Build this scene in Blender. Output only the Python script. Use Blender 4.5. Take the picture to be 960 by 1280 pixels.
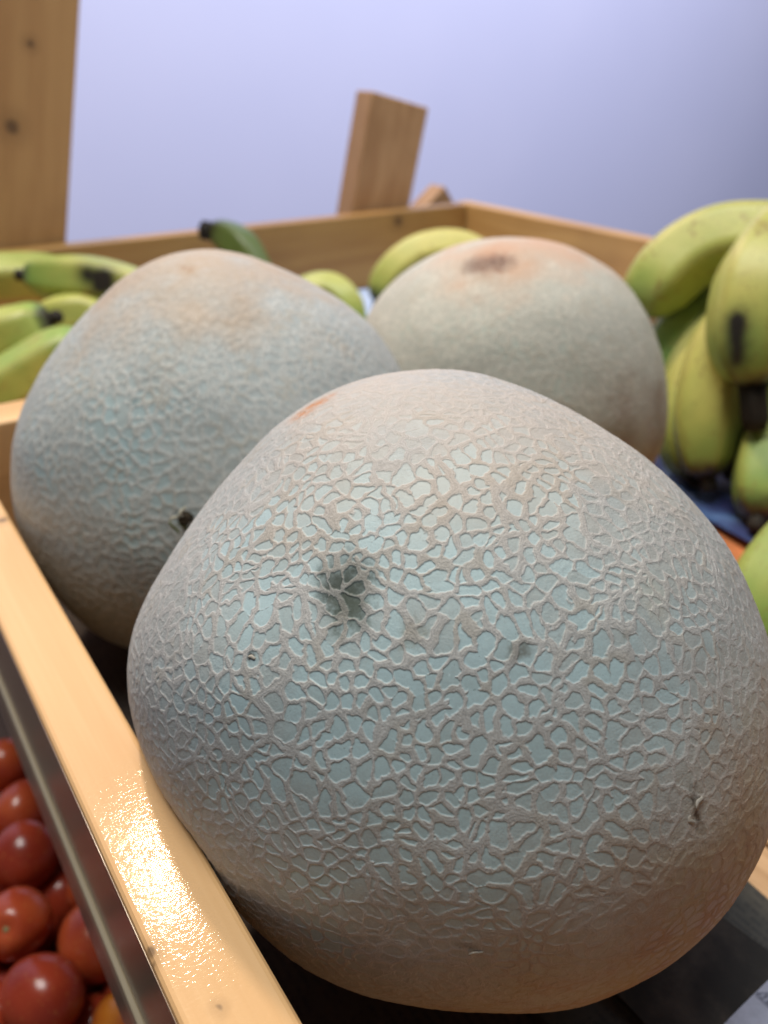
import bpy, math, random
import numpy as np
from mathutils import Matrix, Vector

for o in list(bpy.data.objects):
    bpy.data.objects.remove(o)
scene = bpy.context.scene
COL = scene.collection
R = math.radians

# ------------------------------------------------------------------ frames
# Tray coordinates are (v, u, w): v across the tray away from its low rail,
# u along that rail, w square to the tray floor.  The whole tray is tipped by
# TILT towards its low rail, as on a sloping market stall.
TILT = R(13.3)
CT, ST = math.cos(TILT), math.sin(TILT)
TRAY = Matrix(((CT, 0, -ST, 0), (0, 1, 0, 0), (ST, 0, CT, 0), (0, 0, 0, 1)))
RAIL_H = 0.082


def tv(v, u, w):
    return TRAY @ Vector((v, u, w))


# ------------------------------------------------------------------ camera
cam_data = bpy.data.cameras.new('camera')
cam = bpy.data.objects.new('camera', cam_data)
COL.objects.link(cam)
scene.camera = cam
right = Vector((0.82739, -0.56160, 0.00450))
down = Vector((-0.26615, -0.39915, -0.87741))
fwd = Vector((0.49455, 0.72476, -0.47972))
m = Matrix.Identity(4)
for i in range(3):
    m[i][0], m[i][1], m[i][2] = right[i], -down[i], -fwd[i]
m.translation = Vector((-0.0368, 0.0, RAIL_H + 0.150))
cam.matrix_world = TRAY @ m
cam_data.sensor_fit = 'VERTICAL'
cam_data.sensor_height = 36.0
cam_data.lens = 36.0 * 1035.0 / 1280.0
cam_data.clip_start = 0.01
cam_data.clip_end = 50.0
cam_data.dof.use_dof = True
cam_data.dof.focus_distance = 0.163
cam_data.dof.aperture_fstop = 13.5

# ------------------------------------------------------------------ world, stall lamp and added fills
world = bpy.data.worlds.new('World')
scene.world = world
world.use_nodes = True
bg = world.node_tree.nodes['Background']
bg.inputs[0].default_value = (0.62, 0.70, 0.90, 1)
bg.inputs[1].default_value = 0.09


def area(name, loc, target, size, power, color, shape='DISK', size_y=None):
    d = bpy.data.lights.new(name, 'AREA')
    d.shape = shape
    d.size = size
    if size_y:
        d.size_y = size_y
    d.energy = power
    d.color = color
    o = bpy.data.objects.new(name, d)
    COL.objects.link(o)
    o.location = loc
    o.rotation_euler = (Vector(target) - Vector(loc)).to_track_quat('-Z', 'Y').to_euler()
    return o


area('stall_lamp', (-0.09, 1.10, 1.30), (0.12, 0.25, 0.08), 0.095, 11.0, (1.0, 0.80, 0.58))
area('fill_light', (-0.60, 0.30, 1.9), (0.12, 0.2, 0.05), 0.9, 28, (0.98, 1.0, 0.955))  # unseen soft fill, added to lift the camera side of the melons
area('wall_fill', (1.00, 0.15, 2.25), (1.00, 2.2, 1.95), 2.8, 106, (0.88, 0.90, 1.0), 'RECTANGLE', 0.5)  # unseen light added only to brighten the back wall

scene.view_settings.view_transform = 'Standard'
scene.view_settings.look = 'None'
scene.view_settings.exposure = 0.0
scene.view_settings.gamma = 1.0
scene.view_settings.use_curve_mapping = False
scene.cycles.use_denoising = True
scene.cycles.max_bounces = 5


# ------------------------------------------------------------------ node helper
class S:
    """A socket with arithmetic."""

    def __init__(self, g, s):
        self.g, self.s = g, s

    def _b(self, op, o, swap=False):
        return self.g.math(op, o, self) if swap else self.g.math(op, self, o)

    def __add__(self, o): return self._b('ADD', o)
    def __radd__(self, o): return self._b('ADD', o, True)
    def __sub__(self, o): return self._b('SUBTRACT', o)
    def __rsub__(self, o): return self._b('SUBTRACT', o, True)
    def __mul__(self, o): return self._b('MULTIPLY', o)
    def __rmul__(self, o): return self._b('MULTIPLY', o, True)
    def __truediv__(self, o): return self._b('DIVIDE', o)


class G:
    def __init__(self, name):
        self.m = bpy.data.materials.new(name)
        self.m.use_nodes = True
        self.nt = self.m.node_tree
        self.nt.nodes.clear()
        self.out = self.nt.nodes.new('ShaderNodeOutputMaterial')
        self.p = self.nt.nodes.new('ShaderNodeBsdfPrincipled')
        self.nt.links.new(self.p.outputs[0], self.out.inputs[0])

    def put(self, sock, val):
        if isinstance(val, S):
            self.nt.links.new(val.s, sock)
        elif isinstance(val, (tuple, list)) and len(val) == 3 and sock.type == 'RGBA':
            sock.default_value = (*val, 1)
        else:
            sock.default_value = val

    def set(self, **k):
        for n, v in k.items():
            self.put(self.p.inputs[n.replace('_', ' ')], v)

    def node(self, t, **k):
        n = self.nt.nodes.new(t)
        for a, b in k.items():
            setattr(n, a, b)
        return n

    def math(self, op, *a):
        n = self.node('ShaderNodeMath', operation=op)
        for i, x in enumerate(a):
            self.put(n.inputs[i], x)
        return S(self, n.outputs[0])

    def clamp(self, a):
        n = self.node('ShaderNodeClamp')
        self.put(n.inputs[0], a)
        return S(self, n.outputs[0])

    def smooth(self, x, a, b):
        n = self.node('ShaderNodeMapRange', interpolation_type='SMOOTHSTEP')
        self.put(n.inputs[0], x)
        self.put(n.inputs[1], a)
        self.put(n.inputs[2], b)
        return S(self, n.outputs[0])

    def v(self, op, *a):
        n = self.node('ShaderNodeVectorMath', operation=op)
        for i, x in enumerate(a):
            if op == 'SCALE' and i == 1:
                self.put(n.inputs[3], x)
            else:
                self.put(n.inputs[i], x)
        return S(self, n.outputs['Value'] if op in ('DOT_PRODUCT', 'LENGTH', 'DISTANCE') else n.outputs[0])

    def obj(self):
        return S(self, self.node('ShaderNodeTexCoord').outputs['Object'])

    def attr(self, name, out='Vector'):
        return S(self, self.node('ShaderNodeAttribute', attribute_name=name).outputs[out])

    def noise(self, vec, scale=1.0, detail=2.0, rough=0.5, color=False, dist=0.0):
        n = self.node('ShaderNodeTexNoise')
        self.put(n.inputs['Vector'], vec)
        n.inputs['Scale'].default_value = scale
        n.inputs['Detail'].default_value = detail
        n.inputs['Roughness'].default_value = rough
        n.inputs['Distortion'].default_value = dist
        return S(self, n.outputs['Color' if color else 'Fac'])

    def voro(self, vec, scale, feature='DISTANCE_TO_EDGE', out='Distance', rnd=1.0):
        n = self.node('ShaderNodeTexVoronoi', feature=feature)
        self.put(n.inputs['Vector'], vec)
        n.inputs['Scale'].default_value = scale
        n.inputs['Randomness'].default_value = rnd
        return S(self, n.outputs[out])

    def sep(self, vec):
        n = self.node('ShaderNodeSeparateXYZ')
        self.put(n.inputs[0], vec)
        return [S(self, x) for x in n.outputs]

    def mix(self, f, a, b, mode='MIX'):
        n = self.node('ShaderNodeMix', data_type='RGBA', blend_type=mode)
        self.put(n.inputs[0], f)
        self.put(n.inputs[6], a)
        self.put(n.inputs[7], b)
        return S(self, n.outputs[2])

    def bump(self, h, dist, strength=1.0):
        n = self.node('ShaderNodeBump')
        n.inputs['Strength'].default_value = strength
        n.inputs['Distance'].default_value = dist
        self.put(n.inputs['Height'], h)
        return S(self, n.outputs[0])

    def displace(self, h, scale):
        n = self.node('ShaderNodeDisplacement')
        self.put(n.inputs['Height'], h)
        n.inputs['Midlevel'].default_value = 0.0
        n.inputs['Scale'].default_value = scale
        self.nt.links.new(n.outputs[0], self.out.inputs['Displacement'])
        self.m.displacement_method = 'BOTH'


# ------------------------------------------------------------------ materials
def wood(name, pale, dark, rough=0.45, gloss_bump=0.0, knots=(), seed=0.0, coat=0.0, axis=1, ring=55.0):
    g = G(name)
    p = g.v('ADD', g.obj(), (seed, seed * 1.7, seed * 0.6))
    k = [1.0, 1.0, 1.0]
    k[axis] = 0.07
    st = g.v('MULTIPLY', p, tuple(k))
    warp = g.v('SCALE', g.noise(p, 3.0, 2, 0.5, True), 0.05)
    q = g.v('ADD', st, warp)
    rings = g.noise(q, ring, 3, 0.6)
    fine = g.noise(g.v('MULTIPLY', p, tuple(0.02 if i == axis else 1.0 for i in range(3))), 900, 2, 0.6)
    blotch = g.noise(p, 9, 3, 0.55)
    f = g.clamp(g.smooth(rings, 0.38, 0.66) * 0.75 + (fine - 0.5) * 0.55)
    col = g.mix(f, pale, dark)
    col = g.mix(g.smooth(blotch, 0.45, 0.75) * 0.35, col, tuple(c * 0.72 for c in dark))
    for (kx, ky, kz, kr) in knots:
        d = g.v('DISTANCE', g.v('ADD', g.obj(), g.v('SCALE', g.noise(p, 120, 2, 0.5, True), 0.004)), (kx + .002, ky + .002, kz + .002))
        col = g.mix((1 - g.smooth(d, kr * 0.55, kr * 1.15)) * 0.9, col, (0.05, 0.028, 0.014))
        col = g.mix((1 - g.smooth(d, kr * 1.0, kr * 3.4)) * 0.35, col, tuple(c * 0.6 for c in dark))
    g.set(Base_Color=col, Roughness=rough)
    if coat:
        g.set(Coat_Weight=coat, Coat_Roughness=0.065)
    h = fine * 0.5
    nrm = g.bump(h, 0.0005, 0.35)
    g.set(Normal=nrm)
    if gloss_bump:
        b = g.noise(g.v('MULTIPLY', p, (0.75, 1.25, 1.0)), 1000, 2, 0.6) + g.noise(p, 330, 2, 0.5) * 0.9
        n2 = g.bump(b, 0.0005, gloss_bump)
        g.put(g.p.inputs['Coat Normal'], n2)
        g.set(Normal=n2)
    return g.m


def melon_material(name, skin, skin2, cork, film, ground_dir, ground, marks, seed=0.0, ochre=(0.38, 0.24, 0.085), top_tan=0.35, fine=1.0, tan=(0.60, 0.46, 0.34)):
    """Netted rind.  The web itself is geometry (see net_relief); its attributes say
    which vertex is cork, which is bare skin.  'rest' is millimetres from the centre."""
    g = G(name)
    p = g.attr('rest')
    ps = g.v('ADD', p, (seed, seed * 0.37, -seed * 0.61))
    direc = g.v('NORMALIZE', p)
    band, thr, cr = g.sep(g.attr('net'))
    closed, nW, nX = g.sep(g.attr('zone'))
    nF = g.noise(ps, 2.2, 4, 0.65)
    nG = g.noise(ps, 0.45, 4, 0.6)
    sk = g.mix(g.smooth(nG * 0.5 + cr * 0.5, 0.3, 0.75), skin, skin2)
    sk = g.mix(g.smooth(g.noise(ps, 1.6, 1, 0.5), 0.74, 0.79) * 0.5, sk, (0.13, 0.17, 0.15))
    cover = g.clamp(closed * 1.35 + (cr - 0.5) * 0.55 - 0.12 + (nF - .5) * 0.3) * 0.93
    inside = g.mix(cover, sk, g.mix(g.smooth(nG, 0.35, 0.65), film, tuple(c * 0.88 for c in film)))
    ck = g.mix(g.smooth(nG, 0.3, 0.7), tuple(c * 0.96 for c in cork), tuple(c * 0.80 for c in cork))
    ck = g.mix(g.clamp(thr * 1.1 + (nF - .5) * 0.7) * 0.85, ck, tuple(min(1, c * 1.42) for c in cork))
    ck = g.mix(g.smooth(nX, 0.55, 0.75) * 0.25, ck, (0.40, 0.34, 0.24))
    col = g.mix(band, inside, ck)
    col = g.mix(g.smooth(nF, 0.35, 0.75) * 0.18, col, tuple(c * 0.55 for c in cork))
    zt = g.sep(direc)[2]
    col = g.mix(g.smooth(zt + (nW - .5) * 0.5, 0.70, 1.05) * top_tan, col, tan)
    gd = Vector(ground_dir).normalized()
    ga = g.smooth(g.v('DOT_PRODUCT', direc, tuple(gd)) + (nW - 0.5) * 0.35 + (nG - .5) * 0.15, ground[0], ground[1])
    col = g.mix(ga * ground[2], col, g.mix(g.smooth(nX, 0.35, 0.65), ochre, tuple(c * f for c, f in zip(ochre, (.95, .78, .75)))))
    wob = g.v('SUBTRACT', g.noise(ps, 0.33, 3, 0.7, True), (.5, .5, .5))
    for (mx, my, mz, mr, mcol, mk, stretch) in marks:
        dd = g.v('MULTIPLY', g.v('SUBTRACT', g.v('ADD', p, g.v('SCALE', wob, min(mr * 1.9, 9.0))), (mx, my, mz)), stretch)
        dd = g.v('LENGTH', dd)
        col = g.mix((1 - g.smooth(dd, mr * 0.25, mr * 1.25)) * mk * (1 - 0.5 * band), col, mcol)
    g.set(Base_Color=col, Roughness=g.math('MULTIPLY_ADD', band, 0.20, 0.50), Specular_IOR_Level=0.36,
          Normal=g.bump(nF * (0.25 + 0.75 * g.math('MAXIMUM', band, closed)), 0.00026 * fine, 0.8))
    return g.m


def banana_material():
    g = G('banana_peel')
    p = g.obj()
    t = g.attr('along', 'Fac')
    ripe = g.attr('ripe', 'Fac')
    rid = g.attr('ridge', 'Fac')
    n = g.noise(p, 22, 3, 0.55)
    n2 = g.noise(p, 90, 3, 0.6)
    yel, gre = (0.60, 0.54, 0.135), (0.20, 0.32, 0.065)
    ends = g.smooth(t, 0.62, 1.0) + (1 - g.smooth(t, 0.0, 0.35))
    f = g.clamp(ripe + (n - 0.5) * 1.3 - ends * 0.55 + 0.08)
    col = g.mix(f, gre, yel)
    col = g.mix(rid * 0.35, col, (0.34, 0.26, 0.07))
    col = g.mix(g.smooth(g.noise(p, 75, 3, 0.7), 0.60, 0.70) * 0.55, col, (0.26, 0.15, 0.04))
    col = g.mix(g.smooth(g.noise(g.v('MULTIPLY', p, (1, 1, .5)), 36, 3, 0.7), 0.70, 0.76) * 0.8, col, (0.03, 0.022, 0.012))
    col = g.mix(g.smooth(n2, 0.56, 0.78) * 0.22, col, (0.28, 0.22, 0.06))
    col = g.mix(g.smooth(g.noise(p, 420, 2, 0.6), 0.63, 0.70) * 0.6, col, (0.20, 0.12, 0.03))
    col = g.mix(g.smooth(0 - ripe, 0.0, 0.5), col, (0.085, 0.105, 0.022))  # below zero: dark olive peel, also painted shade on the gap-filling banana
    col = g.mix(g.clamp(g.attr('bruise', 'Fac') + (n2 - 0.5) * 0.6 * g.smooth(g.attr('bruise', 'Fac'), 0.05, 0.3)), col, (0.022, 0.017, 0.012))
    col = g.mix(g.smooth(t + (n2 - .5) * 0.08, 0.92, 1.0), col, (0.035, 0.028, 0.018))
    g.set(Base_Color=col, Roughness=0.42, Specular_IOR_Level=0.45, Normal=g.bump(n2, 0.0006, 0.3))
    return g.m


def plain(name, col, rough=0.6, spec=0.4, vary=0.25, scale=60.0, bumpd=0.0005):
    g = G(name)
    n = g.noise(g.obj(), scale, 3, 0.6)
    c = g.mix(g.smooth(n, 0.3, 0.7), col, tuple(x * (1 - vary) for x in col))
    g.set(Base_Color=c, Roughness=rough, Specular_IOR_Level=spec, Normal=g.bump(n, bumpd, 0.4))
    return g.m


def tomato_material(name, a, b):
    g = G(name)
    p = g.obj()
    n = g.noise(p, 45, 2, 0.5)
    z = g.sep(p)[2]
    col = g.mix(g.smooth(n, 0.35, 0.7), a, b)
    col = g.mix(g.smooth(g.noise(p, 700, 1, 0.5), 0.66, 0.72) * 0.25, col, (0.7, 0.35, 0.08))
    g.set(Base_Color=col, Roughness=0.24, Specular_IOR_Level=0.5, Subsurface_Weight=0.0)
    return g.m


def wall_material():
    g = G('lavender_wall_paint')
    p = g.obj()
    n = g.noise(p, 1.3, 3, 0.5)
    col = g.mix(g.smooth(n, 0.3, 0.7), (0.66, 0.665, 0.90), (0.62, 0.63, 0.87))
    g.set(Base_Color=col, Roughness=0.75, Normal=g.bump(g.noise(p, 180, 3, 0.6), 0.001, 0.15))
    return g.m


# ------------------------------------------------------------------ mesh helpers
def link(name, me, mat, parent=None, loc=None):
    o = bpy.data.objects.new(name, me)
    COL.objects.link(o)
    if mat and not me.materials:
        me.materials.append(mat)
    if parent:
        o.parent = parent
    if loc is not None:
        o.location = loc
    return o


def tag(o, label=None, cat=None, group=None, kind=None):
    if label: o['label'] = label
    if cat: o['category'] = cat
    if group: o['group'] = group
    if kind: o['kind'] = kind
    return o


def thing(name, origin, label, cat, group=None, tilted=True):
    e = bpy.data.objects.new(name, None)
    e.empty_display_size = 0.02
    COL.objects.link(e)
    e.matrix_world = (TRAY if tilted else Matrix.Identity(4)) @ Matrix.Translation(origin)
    return tag(e, label, cat, group)


def mesh(name, verts, faces, smooth=True):
    me = bpy.data.meshes.new(name)
    me.from_pydata([tuple(map(float, v)) for v in verts], [], faces)
    me.validate()
    me.update()
    if smooth:
        me.polygons.foreach_set('use_smooth', [True] * len(me.polygons))
    return me


def board_mesh(name, sx, sy, sz, bev=0.0015, seg=3):
    """A sawn board with eased edges, centred on its own origin."""
    import bmesh
    bm = bmesh.new()
    bmesh.ops.create_cube(bm, size=1.0)
    bmesh.ops.scale(bm, vec=(sx, sy, sz), verts=bm.verts)
    bmesh.ops.bevel(bm, geom=list(bm.edges), offset=bev, segments=seg, profile=0.5, affect='EDGES')
    me = bpy.data.meshes.new(name)
    bm.to_mesh(me)
    bm.free()
    me.polygons.foreach_set('use_smooth', [False] * len(me.polygons))
    return me


def board(name, lo, hi, mat, parent, bev=0.0015):
    c = [(a + b) / 2 for a, b in zip(lo, hi)]
    s = [b - a for a, b in zip(lo, hi)]
    base = Vector(parent_origin(parent))
    return link(name, board_mesh(name, *s, bev=bev), mat, parent, Vector(c) - base)


def parent_origin(parent):
    return parent.get('_o', (0, 0, 0)) if parent else (0, 0, 0)


# ------------------------------------------------------------------ wall behind
wall = link('wall', board_mesh('wall', 9.0, 0.12, 6.0, 0.002), wall_material(), None, (1.0, 2.26, 0.4))
tag(wall, kind='structure')

# ------------------------------------------------------------------ the tray
W_RAIL = wood('varnished_pine_rail', (0.80, 0.50, 0.235), (0.70, 0.40, 0.165), 0.60, 0.095, ((-0.0092, -0.2344, 0.041, 0.0016), (-0.0098, -0.2372, 0.041, 0.0012), (-0.0025, -0.2523, 0.041, 0.0009), (0.0066, -0.0417, 0.041, 0.0022)), 0.3, 0.27, axis=1)
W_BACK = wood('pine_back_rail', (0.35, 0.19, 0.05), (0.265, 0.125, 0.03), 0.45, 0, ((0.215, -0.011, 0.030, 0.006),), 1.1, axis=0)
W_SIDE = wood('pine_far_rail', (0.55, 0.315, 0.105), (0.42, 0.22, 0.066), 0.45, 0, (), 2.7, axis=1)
W_DIV = wood('pine_divider', (0.74, 0.45, 0.20), (0.60, 0.33, 0.13), 0.42, 0, (), 3.9, axis=0)
W_BASE = wood('pine_base_board', (0.66, 0.42, 0.22), (0.44, 0.25, 0.11), 0.6, 0, (), 5.2, axis=1, ring=160)
W_EDGE = wood('plywood_edge', (0.46, 0.37, 0.24), (0.36, 0.28, 0.17), 0.35, 0, (), 6.6, axis=1)
W_APRON = wood('dark_brown_board', (0.25, 0.16, 0.10), (0.16, 0.10, 0.06), 0.25, 0, (), 7.3, axis=1)
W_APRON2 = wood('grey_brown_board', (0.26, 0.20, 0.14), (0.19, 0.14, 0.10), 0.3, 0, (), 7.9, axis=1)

TV, TU = 0.628, 0.803          # inner size across, and inner face of the back rail
U0 = -0.14
tray = thing('wooden_tray', (0, 0, 0), 'open varnished pine tray holding three netted melons and green bananas', 'tray')
board('rail', (-0.0185, U0, 0.0), (0.0, TU + 0.0195, RAIL_H), W_RAIL, tray, 0.0016)
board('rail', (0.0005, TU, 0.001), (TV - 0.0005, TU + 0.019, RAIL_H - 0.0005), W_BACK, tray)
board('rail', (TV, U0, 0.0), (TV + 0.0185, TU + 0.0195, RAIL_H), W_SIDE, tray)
board('rail', (0.0005, U0, 0.001), (TV - 0.0005, U0 + 0.0185, RAIL_H - 0.0005), W_BACK, tray)
board('divider', (0.0006, 0.404, 0.001), (TV - 0.0006, 0.430, RAIL_H - 0.002), W_DIV, tray)
# floor boards laid side by side with narrow joints
nb = 7
bw = TV / nb
for k in range(nb):
    board('base_board', (k * bw + 0.0008, U0 + 0.02, -0.011), ((k + 1) * bw - 0.0008, TU - 0.001, -0.0005 - 0.0004 * (k % 2)), W_BASE, tray, 0.001)
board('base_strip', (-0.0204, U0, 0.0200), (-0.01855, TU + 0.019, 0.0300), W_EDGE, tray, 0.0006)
board('facing', (-0.0188, U0, 0.0303), (-0.01855, TU + 0.019, RAIL_H - 0.0012), W_APRON, tray, 0.0002)  # thin dark layer added to darken the rail's outer side
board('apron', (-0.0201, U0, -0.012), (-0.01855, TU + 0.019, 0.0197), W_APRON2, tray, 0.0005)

# ------------------------------------------------------------------ posts behind the tray (plumb, so not tipped with it)
W_POST = wood('planed_pine_post', (0.42, 0.237, 0.09), (0.335, 0.17, 0.06), 0.55, 0, ((0.0067, -0.015, 0.072, 0.0068), (0.019, -0.015, 0.1388, 0.0036)), 8.4, axis=2)
W_POST2 = wood('striped_pine_post', (0.43, 0.25, 0.115), (0.32, 0.165, 0.068), 0.55, 0, (), 9.9, axis=2, ring=130)


def post(x0, x1, y0, y1, ztop, mat, label, rot=0.0):
    h = ztop + 0.35
    t = thing('wooden_post', ((x0 + x1) / 2, (y0 + y1) / 2, ztop - h), label, 'post', 'posts behind the tray', tilted=False)
    t.rotation_euler[1] = rot
    link('board', board_mesh('board', x1 - x0, y1 - y0, h, 0.0018), mat, t, (0, 0, h / 2))
    return t


post(0.030, 0.1450, 0.830, 0.860, 0.62, W_POST, 'tall pine post with dark knots rising out of frame at left')
post(0.4515, 0.5300, 0.830, 0.862, 0.3145, W_POST2, 'short pine post stub standing above the back rail, its sawn top showing')
br = thing('wooden_brace', (0.6240, 0.905, 0.240), 'tip of a brown wooden brace just showing behind the tray corner', 'brace', None, tilted=False)
bm_ = link('board', board_mesh('board', 0.05, 0.03, 0.40, 0.0015), W_POST2, br, (0, 0, 0))
bm_.rotation_euler = (0, R(40), 0)
bm_.location = Vector((0, 0, 0)) + Matrix.Rotation(R(40), 3, 'Y') @ Vector((0.025, 0, -0.2))


# ------------------------------------------------------------------ melons
def cube_sphere(n):
    a = np.arange(n + 1)
    I, J = np.meshgrid(a, a, indexing='ij')
    codes, quads, N1 = [], [], n + 1
    lat = []
    for ax in range(3):
        for side in (0, n):
            c = [None] * 3
            c[ax] = np.full_like(I, side)
            c[(ax + 1) % 3], c[(ax + 2) % 3] = I, J
            code = (c[0] * N1 + c[1]) * N1 + c[2]
            f = np.stack([code[:-1, :-1], code[1:, :-1], code[1:, 1:], code[:-1, 1:]], -1).reshape(-1, 4)
            if side == 0:
                f = f[:, ::-1]
            quads.append(f)
    quads = np.concatenate(quads)
    uniq, inv = np.unique(quads, return_inverse=True)
    inv = inv.reshape(quads.shape)
    c = np.stack([uniq // (N1 * N1), (uniq // N1) % N1, uniq % N1], -1).astype(float)
    c = np.tan((c / n * 2 - 1) * (math.pi / 4))
    c /= np.linalg.norm(c, axis=1, keepdims=True)
    return c, inv


def big_mesh(name, co, quads, attrs):
    me = bpy.data.meshes.new(name)
    nv, nf = len(co), len(quads)
    me.vertices.add(nv)
    me.vertices.foreach_set('co', co.astype(np.float32).ravel())
    me.loops.add(nf * 4)
    me.loops.foreach_set('vertex_index', quads.astype(np.int32).ravel())
    me.polygons.add(nf)
    me.polygons.foreach_set('loop_start', (np.arange(nf) * 4).astype(np.int32))
    me.update(calc_edges=True)
    me.polygons.foreach_set('use_smooth', np.ones(nf, dtype=bool))
    for k, arr in attrs.items():
        at = me.attributes.new(k, 'FLOAT_VECTOR', 'POINT')
        at.data.foreach_set('vector', arr.astype(np.float32).ravel())
    return me


def knots(th, gk):
    K = len(gk)
    t = (th / (2 * np.pi) * K) % K
    i = np.floor(t).astype(int)
    f = t - i
    g = np.asarray(gk)
    p0, p1, p2, p3 = g[(i - 1) % K], g[i % K], g[(i + 1) % K], g[(i + 2) % K]
    return 0.5 * (2 * p1 + (p2 - p0) * f + (2 * p0 - 5 * p1 + 4 * p2 - p3) * f ** 2 + (3 * p1 - p0 - 3 * p2 + p3) * f ** 3)


def hash01(*k):
    x = np.zeros_like(k[0], dtype=np.uint64)
    for i, a in enumerate(k):
        x = (x ^ (a.astype(np.int64).astype(np.uint64) + np.uint64(0x9E3779B97F4A7C15 + i * 7919))) * np.uint64(0xBF58476D1CE4E5B9)
        x ^= x >> np.uint64(29)
    x = x * np.uint64(0x94D049BB133111EB)
    x ^= x >> np.uint64(32)
    return (x >> np.uint64(40)).astype(np.float64) / float(1 << 24)


TABLE = np.random.default_rng(12345).random(64 ** 3).astype(np.float32)


def vnoise(p, scale, octaves=2, seed=0):
    """Smooth value noise, 0..1, from a wrapped table of random numbers."""
    out = np.zeros(len(p), dtype=np.float32)
    amp, tot = 1.0, 0.0
    for o in range(octaves):
        q = (p * (scale * 2.03 ** o) + (13.7 * (seed + 1) + o * 5.1)).astype(np.float32)
        i = np.floor(q)
        f = q - i
        f = f * f * f * (f * (f * 6 - 15) + 10)
        i = i.astype(np.int32)
        x0, y0, z0 = (i[:, 0] & 63) << 12, (i[:, 1] & 63) << 6, i[:, 2] & 63
        x1, y1, z1 = ((i[:, 0] + 1) & 63) << 12, ((i[:, 1] + 1) & 63) << 6, (i[:, 2] + 1) & 63
        fx, fy, fz = f[:, 0], f[:, 1], f[:, 2]
        c0 = TABLE[x0 | y0 | z0] * (1 - fz) + TABLE[x0 | y0 | z1] * fz
        c1 = TABLE[x0 | y1 | z0] * (1 - fz) + TABLE[x0 | y1 | z1] * fz
        c2 = TABLE[x1 | y0 | z0] * (1 - fz) + TABLE[x1 | y0 | z1] * fz
        c3 = TABLE[x1 | y1 | z0] * (1 - fz) + TABLE[x1 | y1 | z1] * fz
        out += amp * ((c0 * (1 - fy) + c1 * fy) * (1 - fx) + (c2 * (1 - fy) + c3 * fy) * fx)
        tot += amp
        amp *= 0.5
    return out / tot


def sstep(x, a, b):
    t = np.clip((x - a) / (b - a), 0, 1)
    return t * t * (3 - 2 * t)


def base_shape(d, radius, girth, axis, e1, e2, squat, lo_v):
    """Round fruit whose girth round its own short axis bulges and flattens by the
    36 values in `girth`; the underside is squat by the given factor."""
    ax, a, b = (np.array(x) for x in (axis, e1, e2))
    th = np.arctan2(d @ b, d @ a)
    s2 = 1 - (d @ ax) ** 2
    g = np.asarray(girth)
    g = (np.roll(g, 1) + 2 * g + np.roll(g, -1)) / 4
    co = d * (radius * (1 + knots(th, g) * s2))[:, None]
    co[:, 2] = np.where(co[:, 2] < 0, co[:, 2] * squat, co[:, 2])
    if lo_v is not None:        # leans against the rail: slightly flattened there
        k = 0.0010
        x = co[:, 0] - lo_v
        wgt = 1 / (1 + np.exp((co[:, 2] + 0.006) / 0.002))
        soft = np.where(x / k < 20, k * np.log1p(np.exp(np.clip(x / k, -30, 20))), x)
        co[:, 0] = lo_v + x * (1 - wgt) + soft * wgt
    return co


def seeds_on(radius_mm, rmin, rng, tries):
    """Loosely even points on a sphere, none nearer than rmin (mm)."""
    from mathutils import kdtree
    z = rng.uniform(-1, 1, tries)
    t = rng.uniform(0, 2 * np.pi, tries)
    s = np.sqrt(1 - z * z)
    P = np.stack([s * np.cos(t), s * np.sin(t), z], -1) * radius_mm
    cell = {}
    keep = []
    h = rmin
    for i, p in enumerate(P.tolist()):
        c = (int(p[0] // h), int(p[1] // h), int(p[2] // h))
        r = rmin * (0.72 + 0.42 * ((i * 2654435761) % 1000) / 1000)
        ok = True
        for dx in (-1, 0, 1):
            for dy in (-1, 0, 1):
                for dz in (-1, 0, 1):
                    for q in cell.get((c[0] + dx, c[1] + dy, c[2] + dz), ()):
                        if (q[0] - p[0]) ** 2 + (q[1] - p[1]) ** 2 + (q[2] - p[2]) ** 2 < r * r:
                            ok = False
                            break
        if ok:
            cell.setdefault(c, []).append(p)
            keep.append(p)
    return np.array(keep)


def edge_field(x, coarse, coarse_of, seeds, K=12):
    """For every point: nearest seed, and signed distances to the borders with its rivals."""
    from mathutils import kdtree
    kd = kdtree.KDTree(len(seeds))
    for i, p in enumerate(seeds):
        kd.insert(p, i)
    kd.balance()
    cand = np.array([[r[1] for r in kd.find_n(p, K)] for p in coarse])
    n = len(x)
    first = np.empty(n, dtype=np.int64)
    oth = np.empty((n, 4), dtype=np.int64)
    dist = np.empty((n, 4))
    for a in range(0, n, 60000):
        xs = x[a:a + 60000]
        c = cand[coarse_of[a:a + 60000]]
        sp = seeds[c]
        d2 = ((sp - xs[:, None]) ** 2).sum(-1)
        o = np.argsort(d2, 1)[:, :5]
        c5 = np.take_along_axis(c, o, 1)
        s5 = np.take_along_axis(sp, o[..., None], 1)
        dv = s5[:, 1:] - s5[:, :1]
        mid = (s5[:, 1:] + s5[:, :1]) / 2
        ln = np.linalg.norm(dv, axis=-1)
        dist[a:a + 60000] = ((mid - xs[:, None]) * dv).sum(-1) / ln
        first[a:a + 60000] = c5[:, 0]
        oth[a:a + 60000] = c5[:, 1:]
    return first, oth, dist


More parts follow.
